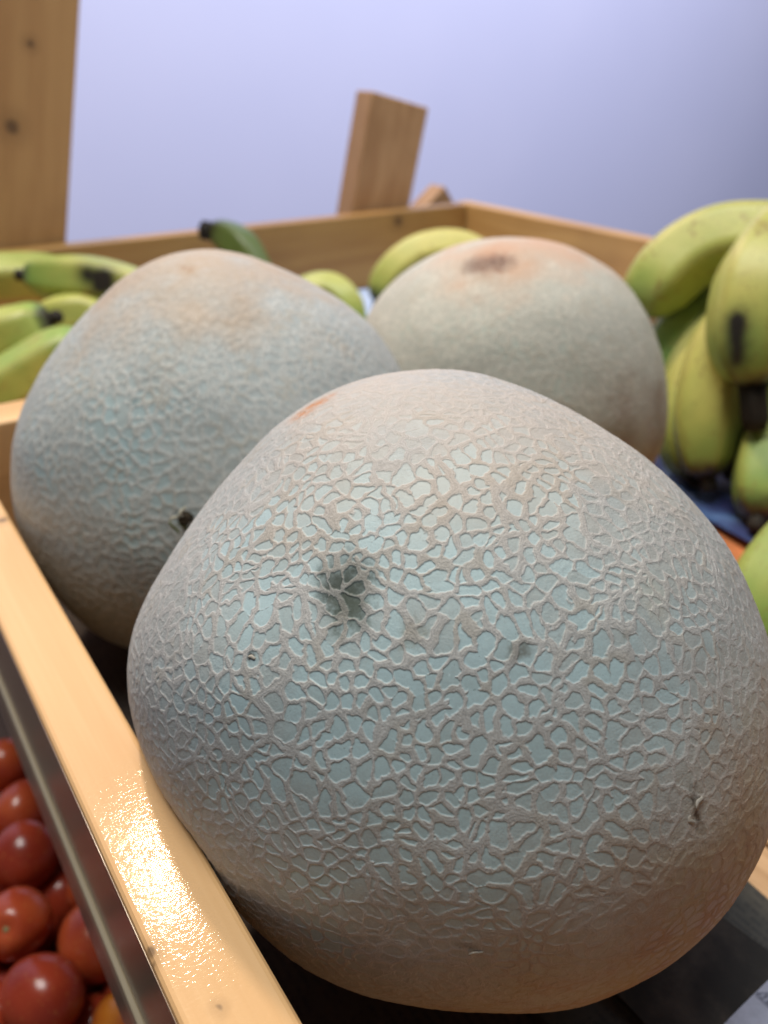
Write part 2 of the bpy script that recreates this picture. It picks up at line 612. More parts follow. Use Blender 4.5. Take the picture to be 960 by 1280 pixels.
def net_relief(rest, n_rand, open_dir, open_lo, open_hi, cell, seed, closed_w):
    """Cork web over the rind: each border between two cells gets its own width; some
    are broad bands, some threads, some missing.  A wider web of long strands crosses it."""
    rng = np.random.default_rng(seed)
    rad = float(np.linalg.norm(rest, axis=1).mean())
    w = np.stack([vnoise(rest, 0.085, 2, seed + k) for k in range(3)], -1) - 0.5
    w2 = np.stack([vnoise(rest, 0.50, 2, seed + 5 + k) for k in range(3)], -1) - 0.5
    x = rest + w * 5.5 + w2 * 1.5
    x = x / np.linalg.norm(x, axis=1, keepdims=True) * rad
    # coarse bins that hand each vertex its short list of seeds
    nb = 40
    q = np.clip(((x / rad + 1) / 2 * nb).astype(int), 0, nb - 1)
    code = (q[:, 0] * nb + q[:, 1]) * nb + q[:, 2]
    uq, inv = np.unique(code, return_inverse=True)
    inv = inv.ravel()
    cnt = np.bincount(inv).astype(float)
    cen = np.stack([np.bincount(inv, x[:, k]) / cnt for k in range(3)], -1)
    cen = cen / np.linalg.norm(cen, axis=1, keepdims=True) * rad
    small = seeds_on(rad, 2.85 * cell, rng, 40000)
    large = seeds_on(rad, 15.0 * cell, rng, 3000)
    nW = vnoise(rest, 0.060, 3, seed + 11)
    nX = vnoise(rest, 0.13, 2, seed + 17)
    nM = vnoise(rest, 0.85, 3, seed + 23)
    od = np.array(open_dir) / np.linalg.norm(open_dir)
    align = (rest / np.linalg.norm(rest, axis=1, keepdims=True)) @ od
    opn = np.clip(sstep(align, open_lo, open_hi) + (nW - 0.5) * 1.5 + (nX - 0.5) * 0.6, 0, 1)
    closed = 1 - opn
    i0, oth, ds = edge_field(x, cen, inv, small, 16)

    def web(first, other, dist, count, width_of, sharp):
        acc = 0
        for k in range(count):
            lo, hi = np.minimum(first, other[:, k]), np.maximum(first, other[:, k])
            ww = width_of(hash01(lo, hi), hash01(lo, hi, lo + 7))
            acc = acc + np.exp(-sharp * np.clip(np.abs(dist[:, k]) - ww, -3, 8))
        return -np.log(acc) / sharp            # distance into the cell, corners rounded

    m1 = web(i0, oth, ds, 4, lambda h, h2: np.where(h < 0.10, -0.10, np.where(h < 0.75, 0.20 + 0.24 * h2, 0.42 + 0.34 * h2)) * (0.62 + 0.70 * nX) + 0.55 * (nM - .5) + closed * closed_w, 3.6)
    j0, oth2, ds2 = edge_field(x, cen, inv, large, 14)
    m2 = web(j0, oth2, ds2, 3, lambda h, h2: np.where(h < 0.5, -1.5, 0.20 + 0.45 * h) * (0.6 + 0.8 * nW) + 0.3 * (nM - .5), 4.0)
    m = np.minimum(m1, m2)
    band = 1 - sstep(m, -0.10, 0.10)
    lip = np.exp(-((m + 0.10) / 0.085) ** 2)
    inner = band * (0.5 + 0.5 * np.cos((m + 0.35 * (nM - .5)) * 2 * np.pi / 0.44)) * sstep(-m, 0.12, 0.3)
    thr = np.clip(lip * (0.55 + 0.9 * (nM - 0.2)) + 0.55 * inner, 0, 1)
    prof = band * (0.62 + 0.30 * hash01(i0 + 77, i0) * 0 + 0.25 * sstep(-m, 0.0, 0.6))
    cellr = hash01(i0 + 31, i0 * 3 + 5)
    dome = sstep(np.abs(ds[:, 0]), 0.2, 2.4)
    rough = vnoise(rest, 0.75, 3, seed + 29) - 0.5
    height = prof * (1 - 0.25 * closed) + 0.30 * (thr - 0.4) * band + dome * 0.12 + rough * (0.10 + 0.75 * closed) + (cellr - .5) * 0.18
    lump = vnoise(rest, 0.040, 2, seed + 31) - 0.5
    return height, lump, np.stack([band, thr, cellr], -1), np.stack([closed, nW, nX], -1)


G1 = [0.011, -0.021, -0.04, -0.046, -0.05, -0.058, -0.058, -0.047, -0.027, -0.004, 0.016, 0.023, 0.026, 0.003, -0.015, -0.028, -0.004, 0.024, 0.038, 0.035, -0.004, -0.037, -0.05, -0.05, -0.043, -0.043, -0.049, -0.049, -0.037, -0.015, 0.013, 0.034, 0.039, 0.043, 0.044, 0.03]
G2 = [-0.016, -0.02, -0.025, -0.012, -0.002, -0.01, -0.018, -0.01, 0.011, 0.034, 0.034, 0.003, -0.029, -0.058, -0.061, -0.052, -0.037, -0.024, -0.012, -0.019, -0.009, 0.001, 0.027, 0.044, 0.039, 0.035, 0.03, 0.026, 0.021, 0.016, 0.012, 0.007, 0.003, -0.002, -0.007, -0.011]
G3 = [-0.033, -0.057, -0.073, -0.074, -0.076, -0.079, -0.086, -0.093, -0.099, -0.098, -0.09, -0.076, -0.05, -0.024, -0.0, 0.027, 0.044, 0.045, 0.046, 0.048, 0.049, 0.05, 0.052, 0.053, 0.054, 0.055, 0.057, 0.058, 0.059, 0.06, 0.062, 0.063, 0.064, 0.065, 0.048, 0.003]


def melon(centre, base, n, radius, girth, axes, squat, lo_v, mat, label, net, relief, crowd=1.0):
    t = thing('melon', (centre[0], centre[1], base), label, 'melon', 'netted melons in the tray')
    d, quads = cube_sphere(n)
    if crowd < 1.0:             # finer mesh on the upper, more weathered side
        ax = -np.array(axes[0])
        ca = np.clip(d @ ax, -1, 1)
        ph = np.arccos(ca)
        t_ = d - ca[:, None] * ax
        t_ /= np.maximum(np.linalg.norm(t_, axis=1, keepdims=True), 1e-9)
        ph2 = ph * (crowd + (1 - crowd) * (ph / np.pi) ** 2)
        d = np.cos(ph2)[:, None] * ax + np.sin(ph2)[:, None] * t_
    co = base_shape(d, radius, girth, *axes, squat, lo_v)
    height, lump, netv, zone = net_relief(co * 1000, len(co), *net)
    nrm = co / np.linalg.norm(co, axis=1, keepdims=True)
    full = co + nrm * ((height * 0.165 * relief + lump * 1.6) * 0.001)[:, None]
    me = big_mesh('rind', full, quads, {'rest': co * 1000, 'net': netv, 'zone': zone})
    link('rind', me, mat, t, (0, 0, centre[2] - base))
    return t


ONE = (1, 1, 1)
M1 = melon_material('netted_rind_front', (0.45, 0.575, 0.585), (0.41, 0.515, 0.515), (0.46, 0.445, 0.42), (0.46, 0.46, 0.43),
                    (0.25, -0.78, -0.55), (0.34, 1.0, 0.88),  # ground spot, widened and yellowed to paint in a warm glow at lower right
                    [(-47.1, -24.5, 60.2, 7.0, (0.05, 0.06, 0.045), 0.95, (1, 1, 1)),
                     (-48.3, -28.9, 56.7, 5.0, (0.06, 0.07, 0.045), 0.85, (1, 1, 1)),
                     (-22.9, 29.0, 72.2, 4.6, (0.50, 0.20, 0.06), 0.95, (0.6, 0.8, 0.8)),
                     (-42.0, -39.0, 56.2, 3.0, (0.22, 0.17, 0.09), 0.6, ONE),
                     (-4.6, -76.5, 23.8, 3.4, (0.055, 0.03, 0.014), 0.9, (2.2, 1.0, 0.55)),
                     (-47.6, -64.6, 2.6, 2.2, (0.07, 0.035, 0.015), 0.85, (0.8, 1.0, 2.0)),
                     (-8.1, -58.6, 54.3, 1.6, (0.16, 0.13, 0.08), 0.7, ONE),
                     (-28.2, -52.0, 54.3, 2.2, (0.13, 0.11, 0.08), 0.75, (0.7, 1, 1.4)),
                     (-63.3, -17.7, 46.1, 1.1, (0.06, 0.055, 0.05), 0.9, ONE),
                     (2.0, -55.9, 57.6, 5.0, (0.52, 0.50, 0.42), 0.55, (1, 1, 0.6))], seed=0.0)
M2 = melon_material('netted_rind_left', (0.40, 0.505, 0.505), (0.39, 0.475, 0.465), (0.465, 0.47, 0.44), (0.445, 0.475, 0.455),
                    (0.6, -0.5, -0.6), (0.6, 1.1, 0.5),
                    [(-11.8, -10.5, 86.4, 4.5, (0.34, 0.21, 0.11), 0.8, (1.6, 0.5, 1)),
                     (-24.5, -34.7, 75.4, 2.2, (0.36, 0.27, 0.18), 0.5, (1.5, 0.6, 1)),
                     (-49.2, -45.1, 55.0, 2.4, (0.12, 0.19, 0.20), 0.7, ONE)], seed=213.0, top_tan=0.85, tan=(0.46, 0.35, 0.25))
M3 = melon_material('netted_rind_back', (0.47, 0.51, 0.435), (0.43, 0.465, 0.39), (0.53, 0.50, 0.42), (0.51, 0.50, 0.42),
                    (0.10, -0.9, -0.25), (0.72, 1.05, 0.7),
                    [(-34.6, -13.5, 70.2, 9.0, (0.075, 0.03, 0.018), 1.0, (0.7, 0.7, 1)),
                     (-30, -14, 75, 26.0, (0.52, 0.27, 0.14), 0.7, ONE), (-30.5, -17.4, 70.6, 6.0, (0.075, 0.03, 0.018), 0.9, (0.7, 0.7, 1)), (-38.7, -9.6, 69.0, 6.0, (0.075, 0.03, 0.018), 0.8, (0.7, 0.7, 1))], seed=441.0, ochre=(0.24, 0.175, 0.13), top_tan=0.9, tan=(0.56, 0.36, 0.24))
ax1 = ((0.4966, 0.5885, -0.6381), (0.7643, -0.6449, 0.0), (0.4115, 0.4876, 0.77))
ax2 = ((0.345, 0.8374, -0.424), (0.9246, -0.381, 0.0), (0.1615, 0.392, 0.9057))
ax3 = ((0.6486, 0.6841, -0.3337), (0.7257, -0.6881, 0.0), (0.2296, 0.2422, 0.9427))
mel1 = melon((0.0759, 0.1336, 0.0872), 0.009, 450, 0.0800, G1, ax1, 1.0, -0.0755, M1, 'largest netted melon in front, sharp pale blue-green skin with dark stain',
             ((-46, -42, 52), 0.60, 1.02, 1.0, 3, 0.12), 1.0, 0.62)
mel2 = melon((0.0881, 0.3031, 0.0785), 0.0, 140, 0.0862, G2, ax2, 0.89, None, M2, 'grey-green netted melon at left, beside the low rail and behind the front melon',
             ((-55, -52, 30), 0.75, 1.25, 1.2, 40, 0.42), 1.75, 0.8)
mel3 = melon((0.2635, 0.3167, 0.0775), 0.0, 110, 0.0828, G3, ax3, 0.89, None, M3, 'tan-topped blurry melon at the back with brown scar on top',
             ((-45, -60, 20), 0.8, 1.3, 1.1, 80, 0.35), 1.2, 0.8)

FLAKE = plain('dry_rind_flake', (0.48, 0.43, 0.36), 0.75, 0.3, 0.3, 900, 0.0002)
STEMB = plain('dried_stem', (0.045, 0.032, 0.018), 0.85, 0.2, 0.4, 600)
SEPAL = plain('dry_green_sepal', (0.16, 0.17, 0.07), 0.8, 0.25, 0.35, 500)
PALEF = plain('pale_stem_fibre', (0.55, 0.50, 0.38), 0.8, 0.2, 0.3, 500)


def strip(name, centre, normal, turn, length, width, lift, mat, parent, thick=0.00018):
    """A little curled sliver lying on the rind, one end lifted."""
    nrm = Vector(normal).normalized()
    t = nrm.cross(Vector((0, 0, 1))).normalized()
    t = (Matrix.Rotation(turn, 3, nrm) @ t).normalized()
    b = nrm.cross(t)
    V, F, n = [], [], 6
    for lay in (0, 1):
        for i in range(n + 1):
            f = i / n
            wd = width * (0.35 + 0.65 * math.sin(math.pi * (0.15 + 0.7 * f)))
            h = lift * f * f + 0.00015 - lay * thick
            wig = 0.18 * width * math.sin(7 * f + turn)
            for sgn in (-1, 1):
                V.append(t * (f - 0.5) * length + b * (sgn * wd / 2 + wig) + nrm * (h + 0.25 * lift * abs(sgn) * (0.5 if sgn > 0 else 0)))
    m2 = 2 * (n + 1)
    for i in range(n):
        a_ = 2 * i
        F.append((a_, a_ + 2, a_ + 3, a_ + 1))
        F.append((m2 + a_ + 1, m2 + a_ + 3, m2 + a_ + 2, m2 + a_))
        F.append((a_, m2 + a_, m2 + a_ + 2, a_ + 2))
        F.append((a_ + 1, a_ + 3, m2 + a_ + 3, m2 + a_ + 1))
    F.append((0, 1, m2 + 1, m2))
    F.append((2 * n, m2 + 2 * n, m2 + 2 * n + 1, 2 * n + 1))
    return link(name, mesh(name, V, F), mat, parent, centre)


C1 = Vector((0, 0, 0.0872 - 0.009))
for (x, y, z, turn, ln, wd, lf) in [
                                    (-4.4, -77.0, 25.8, 0.5, 3.2, 1.1, 0.9), (-6.6, -77.5, 23.0, 1.9, 2.6, 0.9, 0.5), (-63.4, -18.3, 46.3, 0.2, 2.0, 0.6, 0.6),
                                    (-45.0, -65.0, 1.2, 0.2, 3.4, 0.5, 0.4)]:
    nv = Vector((x, y, z))
    strip('peel_flake', C1 + nv * 0.001 + nv.normalized() * 0.00035, nv, turn, ln * 0.0008, wd * 0.0012, lf * 0.0004, FLAKE, mel1)
sp = Vector((-45.0, -71.0, 21.5)) * 0.001
sn = sp.normalized()
sc = Vector((0, 0, 0.0785)) + sp
stem = link('stem', None or mesh('stem', [], []), None, mel2, sc)


def stub_mesh(axis, r, h):
    t = axis.orthogonal().normalized()
    b = axis.cross(t)
    V, F, seg = [], [], 10
    prof = [(1.25, -0.002), (1.1, 0.0), (0.8, 0.35 * h), (0.75, 0.8 * h), (0.9, h), (0.45, h * 0.93)]
    for k, (rr, z) in enumerate(prof):
        for i in range(seg):
            a = 2 * math.pi * i / seg
            q = r * rr * (1 + 0.16 * math.sin(3 * a + k))
            V.append(axis * z + t * math.cos(a) * q + b * math.sin(a) * q)
    for k in range(len(prof) - 1):
        for i in range(seg):
            F.append((k * seg + i, k * seg + (i + 1) % seg, (k + 1) * seg + (i + 1) % seg, (k + 1) * seg + i))
    F.append(tuple(range((len(prof) - 1) * seg, len(prof) * seg)))
    return mesh('stem', V, F)


stem.data = stub_mesh(sn, 0.0020, 0.0035)
stem.data.materials.append(STEMB)
for turn, ln, mt, off in ((0.2, 0.0045, PALEF, (-0.0030, 0, 0.0012)), (2.3, 0.0050, SEPAL, (-0.0042, 0.0, -0.0022)), (0.9, 0.0035, PALEF, (-0.001, 0, 0.0030)), (-0.7, 0.004, SEPAL, (-0.001, 0, -0.0028))):
    strip('sepal', Vector(off), sn, turn, ln, 0.0011, 0.0012, mt, stem)

# ------------------------------------------------------------------ bananas
PEEL = banana_material()
TIP = plain('dried_banana_tip', (0.030, 0.024, 0.018), 0.8, 0.3, 0.4, 200)
STALK = plain('banana_stalk', (0.25, 0.27, 0.08), 0.6, 0.4, 0.35, 80)


def spline(pts, n):
    P = [Vector(p) for p in pts]
    P = [P[0] * 2 - P[1]] + P + [P[-1] * 2 - P[-2]]
    dense = []
    for i in range(1, len(P) - 2):
        for k in range(24):
            f = k / 24
            a, b, c, d = P[i - 1], P[i], P[i + 1], P[i + 2]
            dense.append(0.5 * (2 * b + (c - a) * f + (2 * a - 5 * b + 4 * c - d) * f * f + (3 * b - a - 3 * c + d) * f ** 3))
    dense.append(P[-2])
    L = [0.0]
    for a, b in zip(dense, dense[1:]):
        L.append(L[-1] + (b - a).length)
    out = []
    j = 0
    for k in range(n):
        s = L[-1] * k / (n - 1)
        while j < len(L) - 2 and L[j + 1] < s:
            j += 1
        f = (s - L[j]) / max(1e-9, L[j + 1] - L[j])
        out.append(dense[j].lerp(dense[j + 1], min(1, max(0, f))))
    return out, L[-1]


def sweep(name, line, rad, seg=20, ridge=0.0, twist=0.0, ripe=0.5, bruises=(), reach=1.0):
    n = len(line)
    tan = [(line[min(i + 1, n - 1)] - line[max(i - 1, 0)]).normalized() for i in range(n)]
    ref = Vector((0, 0, 1)) if abs(tan[0].z) < 0.9 else Vector((1, 0, 0))
    nx = (ref - tan[0] * ref.dot(tan[0])).normalized()
    V, A, RD = [], [], []
    for i in range(n):
        nx = (nx - tan[i] * nx.dot(tan[i])).normalized()
        ny = tan[i].cross(nx)
        for k in range(seg):
            a = 2 * math.pi * k / seg
            c5 = math.cos(5 * (a + twist))
            r = rad[i] * (1 + ridge * (1.6 * (0.5 + 0.5 * c5) ** 1.6 - 0.75))
            V.append(line[i] + nx * math.cos(a) * r + ny * math.sin(a) * r)
            A.append(reach * i / (n - 1))
            RD.append(max(0.0, c5) ** 6)
    F = []
    for i in range(n - 1):
        for k in range(seg):
            F.append((i * seg + k, i * seg + (k + 1) % seg, (i + 1) * seg + (k + 1) % seg, (i + 1) * seg + k))
    F.append(tuple(range(seg))[::-1])
    F.append(tuple(range((n - 1) * seg, n * seg)))
    me = mesh(name, V, F)
    if len(me.vertices) == len(A):
        br_ = [max([0.0] + [k * math.exp(-((p - c).length / r) ** 2) for c, r, k in bruises]) for p in V]
        for nm, arr in (('along', A), ('ridge', RD), ('ripe', [ripe] * len(A)), ('bruise', br_)):
            at = me.attributes.new(nm, 'FLOAT', 'POINT')
            at.data.foreach_set('value', arr)
    return me


def banana(parent, pts, r, ripe=0.5, neck=True, tiplen=0.010, twist=0.3, tip=True, bruises=(), blunt=False, fat_tip=0.25):
    """Plump five-ridged finger from its stalk end to its dark tip."""
    o = Vector(parent['_o'])
    line, L = spline([Vector(p) - o for p in pts], 40)
    rad = []
    for i in range(40):
        t = i / 39
        f = 1.0
        if neck and t < 0.28:
            x = t / 0.28
            f *= 0.42 + 0.58 * (x * x * (3 - 2 * x))
        elif t < 0.14:
            f *= max(0.25, math.sqrt(1 - (1 - t / 0.14) ** 2))
        if t > 0.70:
            x = (t - 0.70) / 0.30
            f *= (0.10 if blunt else 0.24) + (0.90 if blunt else 0.76) * math.sqrt(max(0, 1 - x ** (3.2 if blunt else 2.3)))
        rad.append(r * f)
    b = link('banana', sweep('banana', line, rad, 40, 0.085, twist, ripe, [(Vector(c) - o, r_, k_) for c, r_, k_ in bruises], 0.93 if blunt else 1.0), PEEL, parent)
    if tip:
        d = (line[-1] - line[-3]).normalized()
        e = line[-1]
        pl = [e - d * 0.002, e + d * tiplen * 0.35, e + d * tiplen * 0.75, e + d * tiplen]
        link('tip', sweep('tip', pl, [r * min(fat_tip, 0.1 if blunt else 1), r * fat_tip * (0.4 if blunt else 0.96), r * fat_tip * (0.4 if blunt else 1.0), r * fat_tip * (0.3 if blunt else 0.68)], 12, 0.06), TIP, b)
    return b


def bunch(origin, label):
    t = thing('banana_bunch', origin, label, 'bananas', 'banana bunches in the tray')
    t['_o'] = origin
    return t


rb = bunch((0.40, 0.27, 0.0), 'large bunch of plump green-yellow bananas at right beside the back melon')
banana(rb, [(0.4560, 0.2560, 0.142), (0.4354, 0.2903, 0.1400), (0.4214, 0.3124, 0.1370), (0.4069, 0.3258, 0.1265), (0.3907, 0.3317, 0.1100), (0.3793, 0.3312, 0.0943)], 0.0215, 0.55, tiplen=0.003, blunt=True)
banana(rb, [(0.4569, 0.252, 0.1431), (0.4140, 0.2618, 0.1468), (0.3800, 0.2575, 0.1319), (0.3668, 0.2487, 0.1057), (0.3640, 0.238, 0.0790)], 0.0215, 0.60, tiplen=0.024, twist=0.9, bruises=[((0.3495 - 0.0006 * q_, 0.2455 - 0.0010 * q_, 0.1160 - 0.0028 * q_), 0.0052 + 0.0008 * math.sin(q_ * 2.1), 1.25) for q_ in range(9)], fat_tip=0.34)
banana(rb, [(0.4582, 0.2700, 0.1247), (0.4499, 0.3148, 0.1046), (0.4254, 0.3226, 0.0806), (0.4063, 0.322, 0.0601), (0.3933, 0.3174, 0.0396)], 0.0215, 0.15, blunt=True)
banana(rb, [(0.4581, 0.2554, 0.1352), (0.4200, 0.2709, 0.1159), (0.3871, 0.2732, 0.0896), (0.3686, 0.2645, 0.0573), (0.3596, 0.254, 0.0331), (0.3570, 0.2481, 0.0220)], 0.0195, 0.68, tiplen=0.008, twist=1.1, bruises=[((0.3440, 0.2614, 0.0612), .005, 0.8)])
banana(rb, [(0.4532, 0.2684, 0.1249), (0.4044, 0.294, 0.0813), (0.3787, 0.2874, 0.0479), (0.3691, 0.2749, 0.0263), (0.3679, 0.2652, 0.0130)], 0.0160, 0.72, tiplen=0.008)
banana(rb, [(0.4706, 0.2474, 0.1167), (0.4385, 0.242, 0.0762), (0.3941, 0.2301, 0.0523), (0.3687, 0.2195, 0.0331), (0.3554, 0.2119, 0.0220), (0.3483, 0.2079, 0.0164)], 0.0200, 0.42, tiplen=0.008, twist=0.6)
cl, _ = spline([Vector((0.4560, 0.2480, 0.150)) - Vector(rb['_o']), Vector((0.4650, 0.2560, 0.135)) - Vector(rb['_o']), Vector((0.4720, 0.262, 0.115)) - Vector(rb['_o'])], 8)
link('crown', sweep('crown', cl, [0.012, 0.015, 0.017, 0.018, 0.018, 0.016, 0.014, 0.009], 14, 0.05), STALK, rb)

banana(rb, [(0.4700, 0.2620, 0.1100), (0.4350, 0.2640, 0.0600), (0.4080, 0.2600, 0.0400), (0.3900, 0.2540, 0.0280), (0.3830, 0.2500, 0.0230)], 0.0200, -0.7)  # extra banana, added very dark to stand in for the shaded gap
sb = bunch((0.26, 0.14, 0.0), 'single green banana lying low at right edge against the front melon')
banana(sb, [(0.350, 0.1418, 0.050), (0.300, 0.1475, 0.0510), (0.2650, 0.1451, 0.039), (0.2478, 0.1369, 0.0250), (0.2400, 0.1294, 0.0170)], 0.0195, 0.30)
sb.name = 'banana_single'
sb['group'] = 'bananas in the tray'

lb = bunch((0.08, 0.68, 0.0), 'green bananas with dark tips stacked at left behind the divider')
banana(lb, [(-0.0 + .03, 0.7676, 0.0435), (0.0577, 0.7689, 0.0678), (0.0995, 0.7555, 0.0708), (0.1318, 0.7408, 0.0668), (0.1491, 0.7181, 0.0494)], 0.0190, 0.45)
banana(lb, [(0.1759, 0.5967, 0.0452), (0.1692, 0.6313, 0.0695), (0.1455, 0.6591, 0.0800), (0.1192, 0.6811, 0.0821), (0.1000, 0.6973, 0.0832)], 0.0180, 0.42, tiplen=0.008, bruises=[((0.142, 0.640, 0.0850), .011, 1.5), ((0.134, 0.647, 0.089), .009, 1.2)])
banana(lb, [(0.022, 0.690, 0.0343), (0.0381, 0.656, 0.0496), (0.0711, 0.6376, 0.0559), (0.0893, 0.6349, 0.0612), (0.0988, 0.6302, 0.0648)], 0.0195, 0.50, tiplen=0.008)
banana(lb, [(0.1464, 0.6063, 0.0293), (0.1330, 0.6424, 0.0561), (0.1154, 0.6539, 0.0590), (0.1005, 0.6661, 0.0515), (0.085, 0.680, 0.040)], 0.0165, 0.62)
banana(lb, [(0.022, 0.6158, 0.0251), (0.0401, 0.599, 0.0279), (0.0687, 0.5942, 0.0399), (0.0944, 0.591, 0.0511), (0.110, 0.585, 0.054)], 0.0185, 0.22)

b1 = bunch((0.28, 0.65, 0.0), 'dark-tipped green banana poking above the back rail behind the left melon')
banana(b1, [(0.285, 0.580, 0.016), (0.289, 0.6231, 0.0501), (0.2840, 0.663, 0.0600), (0.2780, 0.6850, 0.0865), (0.2699, 0.7062, 0.0965), (0.2616, 0.7149, 0.0985)], 0.0165, -0.35, tiplen=0.007, bruises=[((0.2616, 0.7149, 0.0985), 0.014, 1.2)], fat_tip=0.5)
b2 = bunch((0.325, 0.63, 0.0), 'small yellow-green banana back showing between the left and back melons')
banana(b2, [(0.270, 0.640, 0.020), (0.3056, 0.6392, 0.0440), (0.3196, 0.6377, 0.0525), (0.3340, 0.6292, 0.0540), (0.3413, 0.615, 0.045), (0.345, 0.60, 0.02)], 0.0150, 0.6)
b3 = bunch((0.43, 0.62, 0.0), 'bright yellow-green banana arching behind the back melon near the corner')
banana(b3, [(0.510, 0.555, 0.030), (0.4827, 0.581, 0.0612), (0.4609, 0.6078, 0.079), (0.4297, 0.6272, 0.0763), (0.3998, 0.6352, 0.0575), (0.386, 0.6316, 0.036)], 0.0172, 0.85)
for b in (b1, b2, b3):
    b.name = 'banana_single'
    b['group'] = 'bananas in the tray'
for t in (rb, sb, lb, b1, b2, b3):
    del t['_o']

# ------------------------------------------------------------------ paper on the tray floor
def sheet(name, corners, w, label, mat, n=24, wave=0.0012, thick=0.0006, seed=1, curl=0.0):
    """A sheet of paper between four floor corners (v, u), slightly cockled, with thickness."""
    rnd = random.Random(seed)
    ph = [rnd.uniform(0, 6.28) for _ in range(6)]
    c = [Vector((a, b, 0)) for a, b in corners]
    ctr = sum(c, Vector()) / 4
    V, F = [], []
    for layer in (0, 1):
        for i in range(n + 1):
            for j in range(n + 1):
                s, t = i / n, j / n
                p = (c[0] * (1 - s) + c[1] * s) * (1 - t) + (c[3] * (1 - s) + c[2] * s) * t - ctr
                z = wave * (math.sin(p.x * 70 + ph[0]) * math.sin(p.y * 55 + ph[1]) + 0.6 * math.sin(p.x * 130 + p.y * 90 + ph[2]) + 1.6)
                e = min(s, 1 - s, t, 1 - t)
                z += curl * max(0, 1 - e * 8) ** 2
                V.append((p.x, p.y, z + (thick if layer == 0 else 0)))
    k = (n + 1) ** 2
    for i in range(n):
        for j in range(n):
            a, b, d, e = i * (n + 1) + j, (i + 1) * (n + 1) + j, (i + 1) * (n + 1) + j + 1, i * (n + 1) + j + 1
            F.append((a, b, d, e))
            F.append((k + e, k + d, k + b, k + a))
    o = link(name, mesh(name, V, F), mat)
    o.matrix_world = TRAY @ Matrix.Translation((ctr.x, ctr.y, w))
    return tag(o, label, 'paper')


def newsprint(name, paper, ink, kind):
    g = G(name)
    p = g.obj()
    x, y, z = g.sep(p)
    n = g.noise(p, 300, 3, 0.6)
    col = g.mix(g.smooth(n, 0.3, 0.7), paper, tuple(c * 0.85 for c in paper))
    if kind == 'photo':
        f = g.smooth(g.noise(p, 60, 4, 0.6), 0.30, 0.62)
        col = g.mix(f * 0.95, col, ink)
    elif kind == 'columns':
        lines = g.smooth(g.math('SINE', x * 2200.0), 0.0, 0.5)
        words = g.smooth(g.noise(g.v('MULTIPLY', p, (1.0, 3.2, 1.0)), 260, 1, 0.5), 0.42, 0.5)
        gut = g.smooth(g.math('SINE', y * 130.0), -0.93, -0.85)
        col = g.mix(lines * words * gut * 0.45, col, ink)
    elif kind == 'head':
        a = g.smooth(g.math('SINE', x * 420.0 + 0.9), 0.30, 0.8)
        b = g.smooth(g.noise(g.v('MULTIPLY', p, (0.8, 1.3, 1.0)), 230, 2, 0.6), 0.50, 0.62)
        col = g.mix(a * b * 0.7, col, ink)
    g.set(Base_Color=col, Roughness=0.8, Specular_IOR_Level=0.2, Normal=g.bump(n, 0.0004, 0.3))
    return g.m


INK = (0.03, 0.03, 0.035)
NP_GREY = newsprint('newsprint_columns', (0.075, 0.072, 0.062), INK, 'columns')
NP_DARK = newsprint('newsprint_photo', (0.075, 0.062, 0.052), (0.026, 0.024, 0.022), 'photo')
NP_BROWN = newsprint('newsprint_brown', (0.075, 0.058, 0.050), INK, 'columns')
NP_WHITE = newsprint('white_print', (0.42, 0.44, 0.54), (0.06, 0.065, 0.10), 'head')


def liner_material():
    g = G('blue_liner_print')
    p = g.obj()
    y = g.sep(p)[1]
    n = g.noise(p, 26, 3, 0.55)
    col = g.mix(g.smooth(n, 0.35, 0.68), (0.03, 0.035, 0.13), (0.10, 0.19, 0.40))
    g.set(Base_Color=col, Roughness=0.5, Normal=g.bump(g.noise(p, 120, 2, 0.5), 0.001, 0.4))
    return g.m


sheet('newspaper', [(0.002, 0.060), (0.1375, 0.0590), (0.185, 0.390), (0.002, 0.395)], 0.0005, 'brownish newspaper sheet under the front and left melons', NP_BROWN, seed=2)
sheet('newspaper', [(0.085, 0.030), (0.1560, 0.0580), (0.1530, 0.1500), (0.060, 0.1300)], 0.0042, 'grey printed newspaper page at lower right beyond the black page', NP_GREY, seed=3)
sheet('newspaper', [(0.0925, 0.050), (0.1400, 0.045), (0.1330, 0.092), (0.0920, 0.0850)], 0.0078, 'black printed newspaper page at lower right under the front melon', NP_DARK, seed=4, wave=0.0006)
sheet('paper_flyer', [(0.060, -0.02), (0.160, -0.02), (0.160, 0.0550), (0.108, 0.0535)], 0.0100, 'pale bluish printed paper in the bottom right corner', NP_WHITE, seed=5, wave=0.0005)
LINER = liner_material()
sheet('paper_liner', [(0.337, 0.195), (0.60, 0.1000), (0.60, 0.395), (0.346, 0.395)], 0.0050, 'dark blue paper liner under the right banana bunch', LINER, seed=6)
ORANGE = plain('orange_card', (0.74, 0.24, 0.085), 0.55, 0.35, 0.15, 60)
sheet('paper_card', [(0.285, 0.160), (0.365, 0.150), (0.365, 0.300), (0.325, 0.300)], 0.0006, 'strip of orange card showing beside the blue liner at right', ORANGE, seed=8)
PALE = plain('pale_blue_paper', (0.42, 0.52, 0.72), 0.7, 0.3, 0.15, 40)
sheet('paper_liner', [(0.20, 0.45), (0.60, 0.45), (0.60, 0.80), (0.20, 0.80)], 0.0006, 'pale blue paper liner lying in front of the back rail', PALE, seed=7)

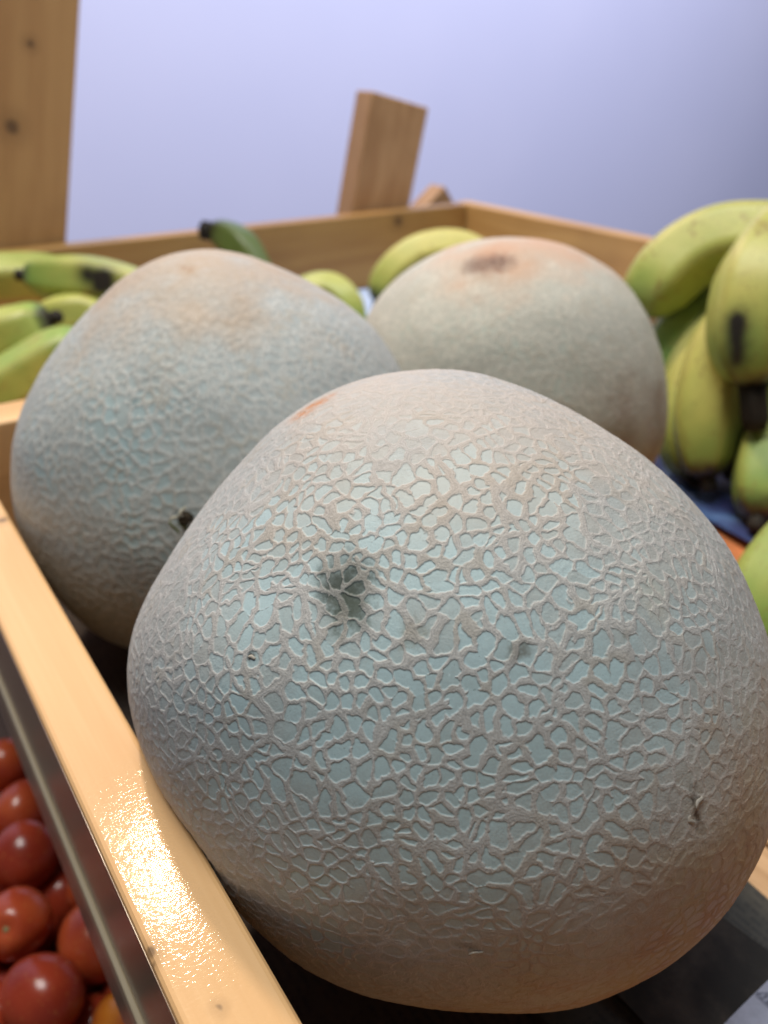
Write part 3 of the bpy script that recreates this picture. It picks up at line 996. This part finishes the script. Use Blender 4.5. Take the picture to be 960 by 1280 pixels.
# ------------------------------------------------------------------ tomatoes on the lower shelf
shelf = thing('lower_shelf', (0, 0.2, -0.135), 'dark wooden lower shelf holding tomatoes under the tray edge', 'shelf')
link('board', board_mesh('board', 0.5, 0.7, 0.016, 0.002), wood('dark_shelf_wood', (0.09, 0.05, 0.03), (0.05, 0.03, 0.02), 0.6, 0, (), 4.4), shelf, (-0.12, 0.05, -0.008))
TM = [tomato_material('tomato_red', (0.50, 0.085, 0.026), (0.38, 0.048, 0.018)),
      tomato_material('tomato_dark_red', (0.36, 0.045, 0.018), (0.27, 0.030, 0.014)),
      tomato_material('tomato_orange', (0.62, 0.20, 0.02), (0.46, 0.10, 0.02))]
SCAR = plain('tomato_stem_scar', (0.30, 0.27, 0.13), 0.8, 0.2, 0.4, 400)


def tomato_mesh(r, h, seg=28, rings=18):
    V, F = [], []
    for i in range(rings + 1):
        ph = math.pi * i / rings
        for k in range(seg):
            th = 2 * math.pi * k / seg
            rr = r * math.sin(ph) * (1 + 0.018 * math.cos(4 * th) * math.sin(ph))
            z = h * math.cos(ph)
            z -= 0.16 * h * math.exp(-(math.sin(ph) / 0.22) ** 2) * (1 if ph < 1.5 else 0)
            V.append((rr * math.cos(th), rr * math.sin(th), z))
    for i in range(rings):
        for k in range(seg):
            F.append((i * seg + k, (i + 1) * seg + k, (i + 1) * seg + (k + 1) % seg, i * seg + (k + 1) % seg))
    import bmesh
    me = mesh('fruit', V, F)
    bm = bmesh.new()
    bm.from_mesh(me)
    bmesh.ops.remove_doubles(bm, verts=bm.verts, dist=1e-6)
    bm.to_mesh(me)
    bm.free()
    me.polygons.foreach_set('use_smooth', [True] * len(me.polygons))
    return me


def disc_mesh(r):
    V = [(0, 0, 0.0007)] + [(r * (1 + 0.25 * math.cos(5 * a)) * math.cos(a), r * (1 + 0.25 * math.cos(5 * a)) * math.sin(a), 0.0002) for a in [i * 2 * math.pi / 20 for i in range(20)]]
    V += [(v[0] * 0.9, v[1] * 0.9, -0.0012) for v in V[1:]]
    F = [(0, 1 + i, 1 + (i + 1) % 20) for i in range(20)] + [(1 + i, 21 + i, 21 + (i + 1) % 20, 1 + (i + 1) % 20) for i in range(20)]
    return mesh('stem_scar', V, F)


TMESH = [tomato_mesh(0.0165, 0.0150), tomato_mesh(0.0150, 0.0175)]
SMESH = disc_mesh(0.0022)
TOMATOES = []
SPOTS = [  # v, u, w, size, mesh, material, label
    (-0.0215, 0.3800, -0.100, 0.95, 0, 0, 'red tomato farthest up the row, half hidden by the tray edge'),
    (-0.0210, 0.3464, -0.102, 0.98, 1, 0, 'orange-glinting red tomato near the left picture edge, below the farthest one'),
    (-0.0480, 0.3420, -0.108, 0.95, 0, 1, 'dark red tomato cut by the left edge beside the orange-glinting one'),
    (-0.0270, 0.3115, -0.096, 1.02, 0, 1, 'glossy dark red tomato in the middle of the left picture edge'),
    (-0.0050, 0.2860, -0.108, 0.86, 1, 0, 'small red tomato tucked beside the tray apron, showing its stem scar'),
    (-0.0385, 0.2756, -0.094, 1.04, 1, 0, 'red tomato with a green stem scar facing the viewer'),
    (-0.0110, 0.2515, -0.098, 1.12, 0, 0, 'largest red tomato, next to the tray apron with a pale glint'),
    (-0.0600, 0.2480, -0.106, 1.00, 0, 1, 'dark red tomato cut by the bottom left corner'),
    (-0.0375, 0.2360, -0.092, 1.06, 1, 1, 'dark red tomato at the bottom picture edge with a long glint'),
    (-0.0130, 0.2145, -0.104, 0.92, 1, 2, 'yellow-orange tomato at the bottom edge beside the apron'),
    (-0.0580, 0.3070, -0.112, 1.00, 1, 0, 'red tomato behind the stem-scar one, cut by the left edge'),
    (-0.0330, 0.2940, -0.124, 0.95, 0, 1, 'shadowed red tomato lying deep between the others'),
    (-0.0020, 0.3190, -0.116, 1.00, 0, 1, 'shadowed tomato far under the tray apron'),
    (-0.0620, 0.2760, -0.116, 0.95, 0, 1, 'shadowed dark tomato low at the left edge'),
    (-0.0390, 0.2070, -0.108, 1.00, 0, 0, 'red tomato just under the bottom picture edge'),
]
LOWER = [(-0.0200, 0.3630, -0.121, 'shadowed tomato wedged between the farthest tomato and the orange-glinting one'),
         (-0.0380, 0.3600, -0.118, 'shadowed tomato at the left edge, under the farthest tomato'),
         (-0.0120, 0.2700, -0.121, 'shadowed tomato under the apron between the small and the largest tomato'),
         (-0.0500, 0.2900, -0.121, 'shadowed tomato deep at the left edge above the stem-scar one'),
         (-0.0260, 0.2560, -0.121, 'shadowed tomato in the dark gap between the stem-scar and the largest tomato'),
         (-0.0500, 0.2620, -0.121, 'shadowed tomato at the left edge below the stem-scar one'),
         (-0.0230, 0.2300, -0.121, 'shadowed tomato between the largest and the long-glint tomato'),
         (-0.0150, 0.3350, -0.121, 'shadowed tomato under the apron beside the orange-glinting one'),
         (-0.0400, 0.3250, -0.121, 'shadowed tomato behind the glossy dark red one at the left edge'),
         (-0.0180, 0.3010, -0.121, 'shadowed tomato between the glossy dark red and the small tomato'),
         (-0.0050, 0.2350, -0.118, 'shadowed tomato under the apron above the yellow-orange one')]
SPOTS += [(v, u, w, 0.92, k % 2, (1, 0, 1)[k % 3], lb_) for k, (v, u, w, lb_) in enumerate(LOWER)]
rt = random.Random(5)
TOCAM = Vector((-0.35, -0.55, 0.75))
for i, (v, u, w, s, mi, ma, label) in enumerate(SPOTS):
    t = thing('tomato', (v, u, w), label, 'tomato', 'tomatoes on the lower shelf')
    if i in (4, 5):
        d = Vector((-0.25, -0.55, 0.62)) if i == 5 else Vector((-0.1, -0.75, 0.6))
    else:
        d = Vector((rt.uniform(-1, 1), rt.uniform(-0.2, 1), rt.uniform(-1, 0.2)))
    rot = d.normalized().to_track_quat('Z', 'Y').to_matrix().to_4x4()
    t.matrix_world = TRAY @ Matrix.Translation((v, u, w)) @ rot @ Matrix.Scale(s * 0.93, 4)
    f = link('fruit', TMESH[mi].copy(), TM[ma], t)
    link('stem_scar', SMESH.copy(), SCAR, t, (0, 0, (0.0150, 0.0175)[mi] * 0.845))
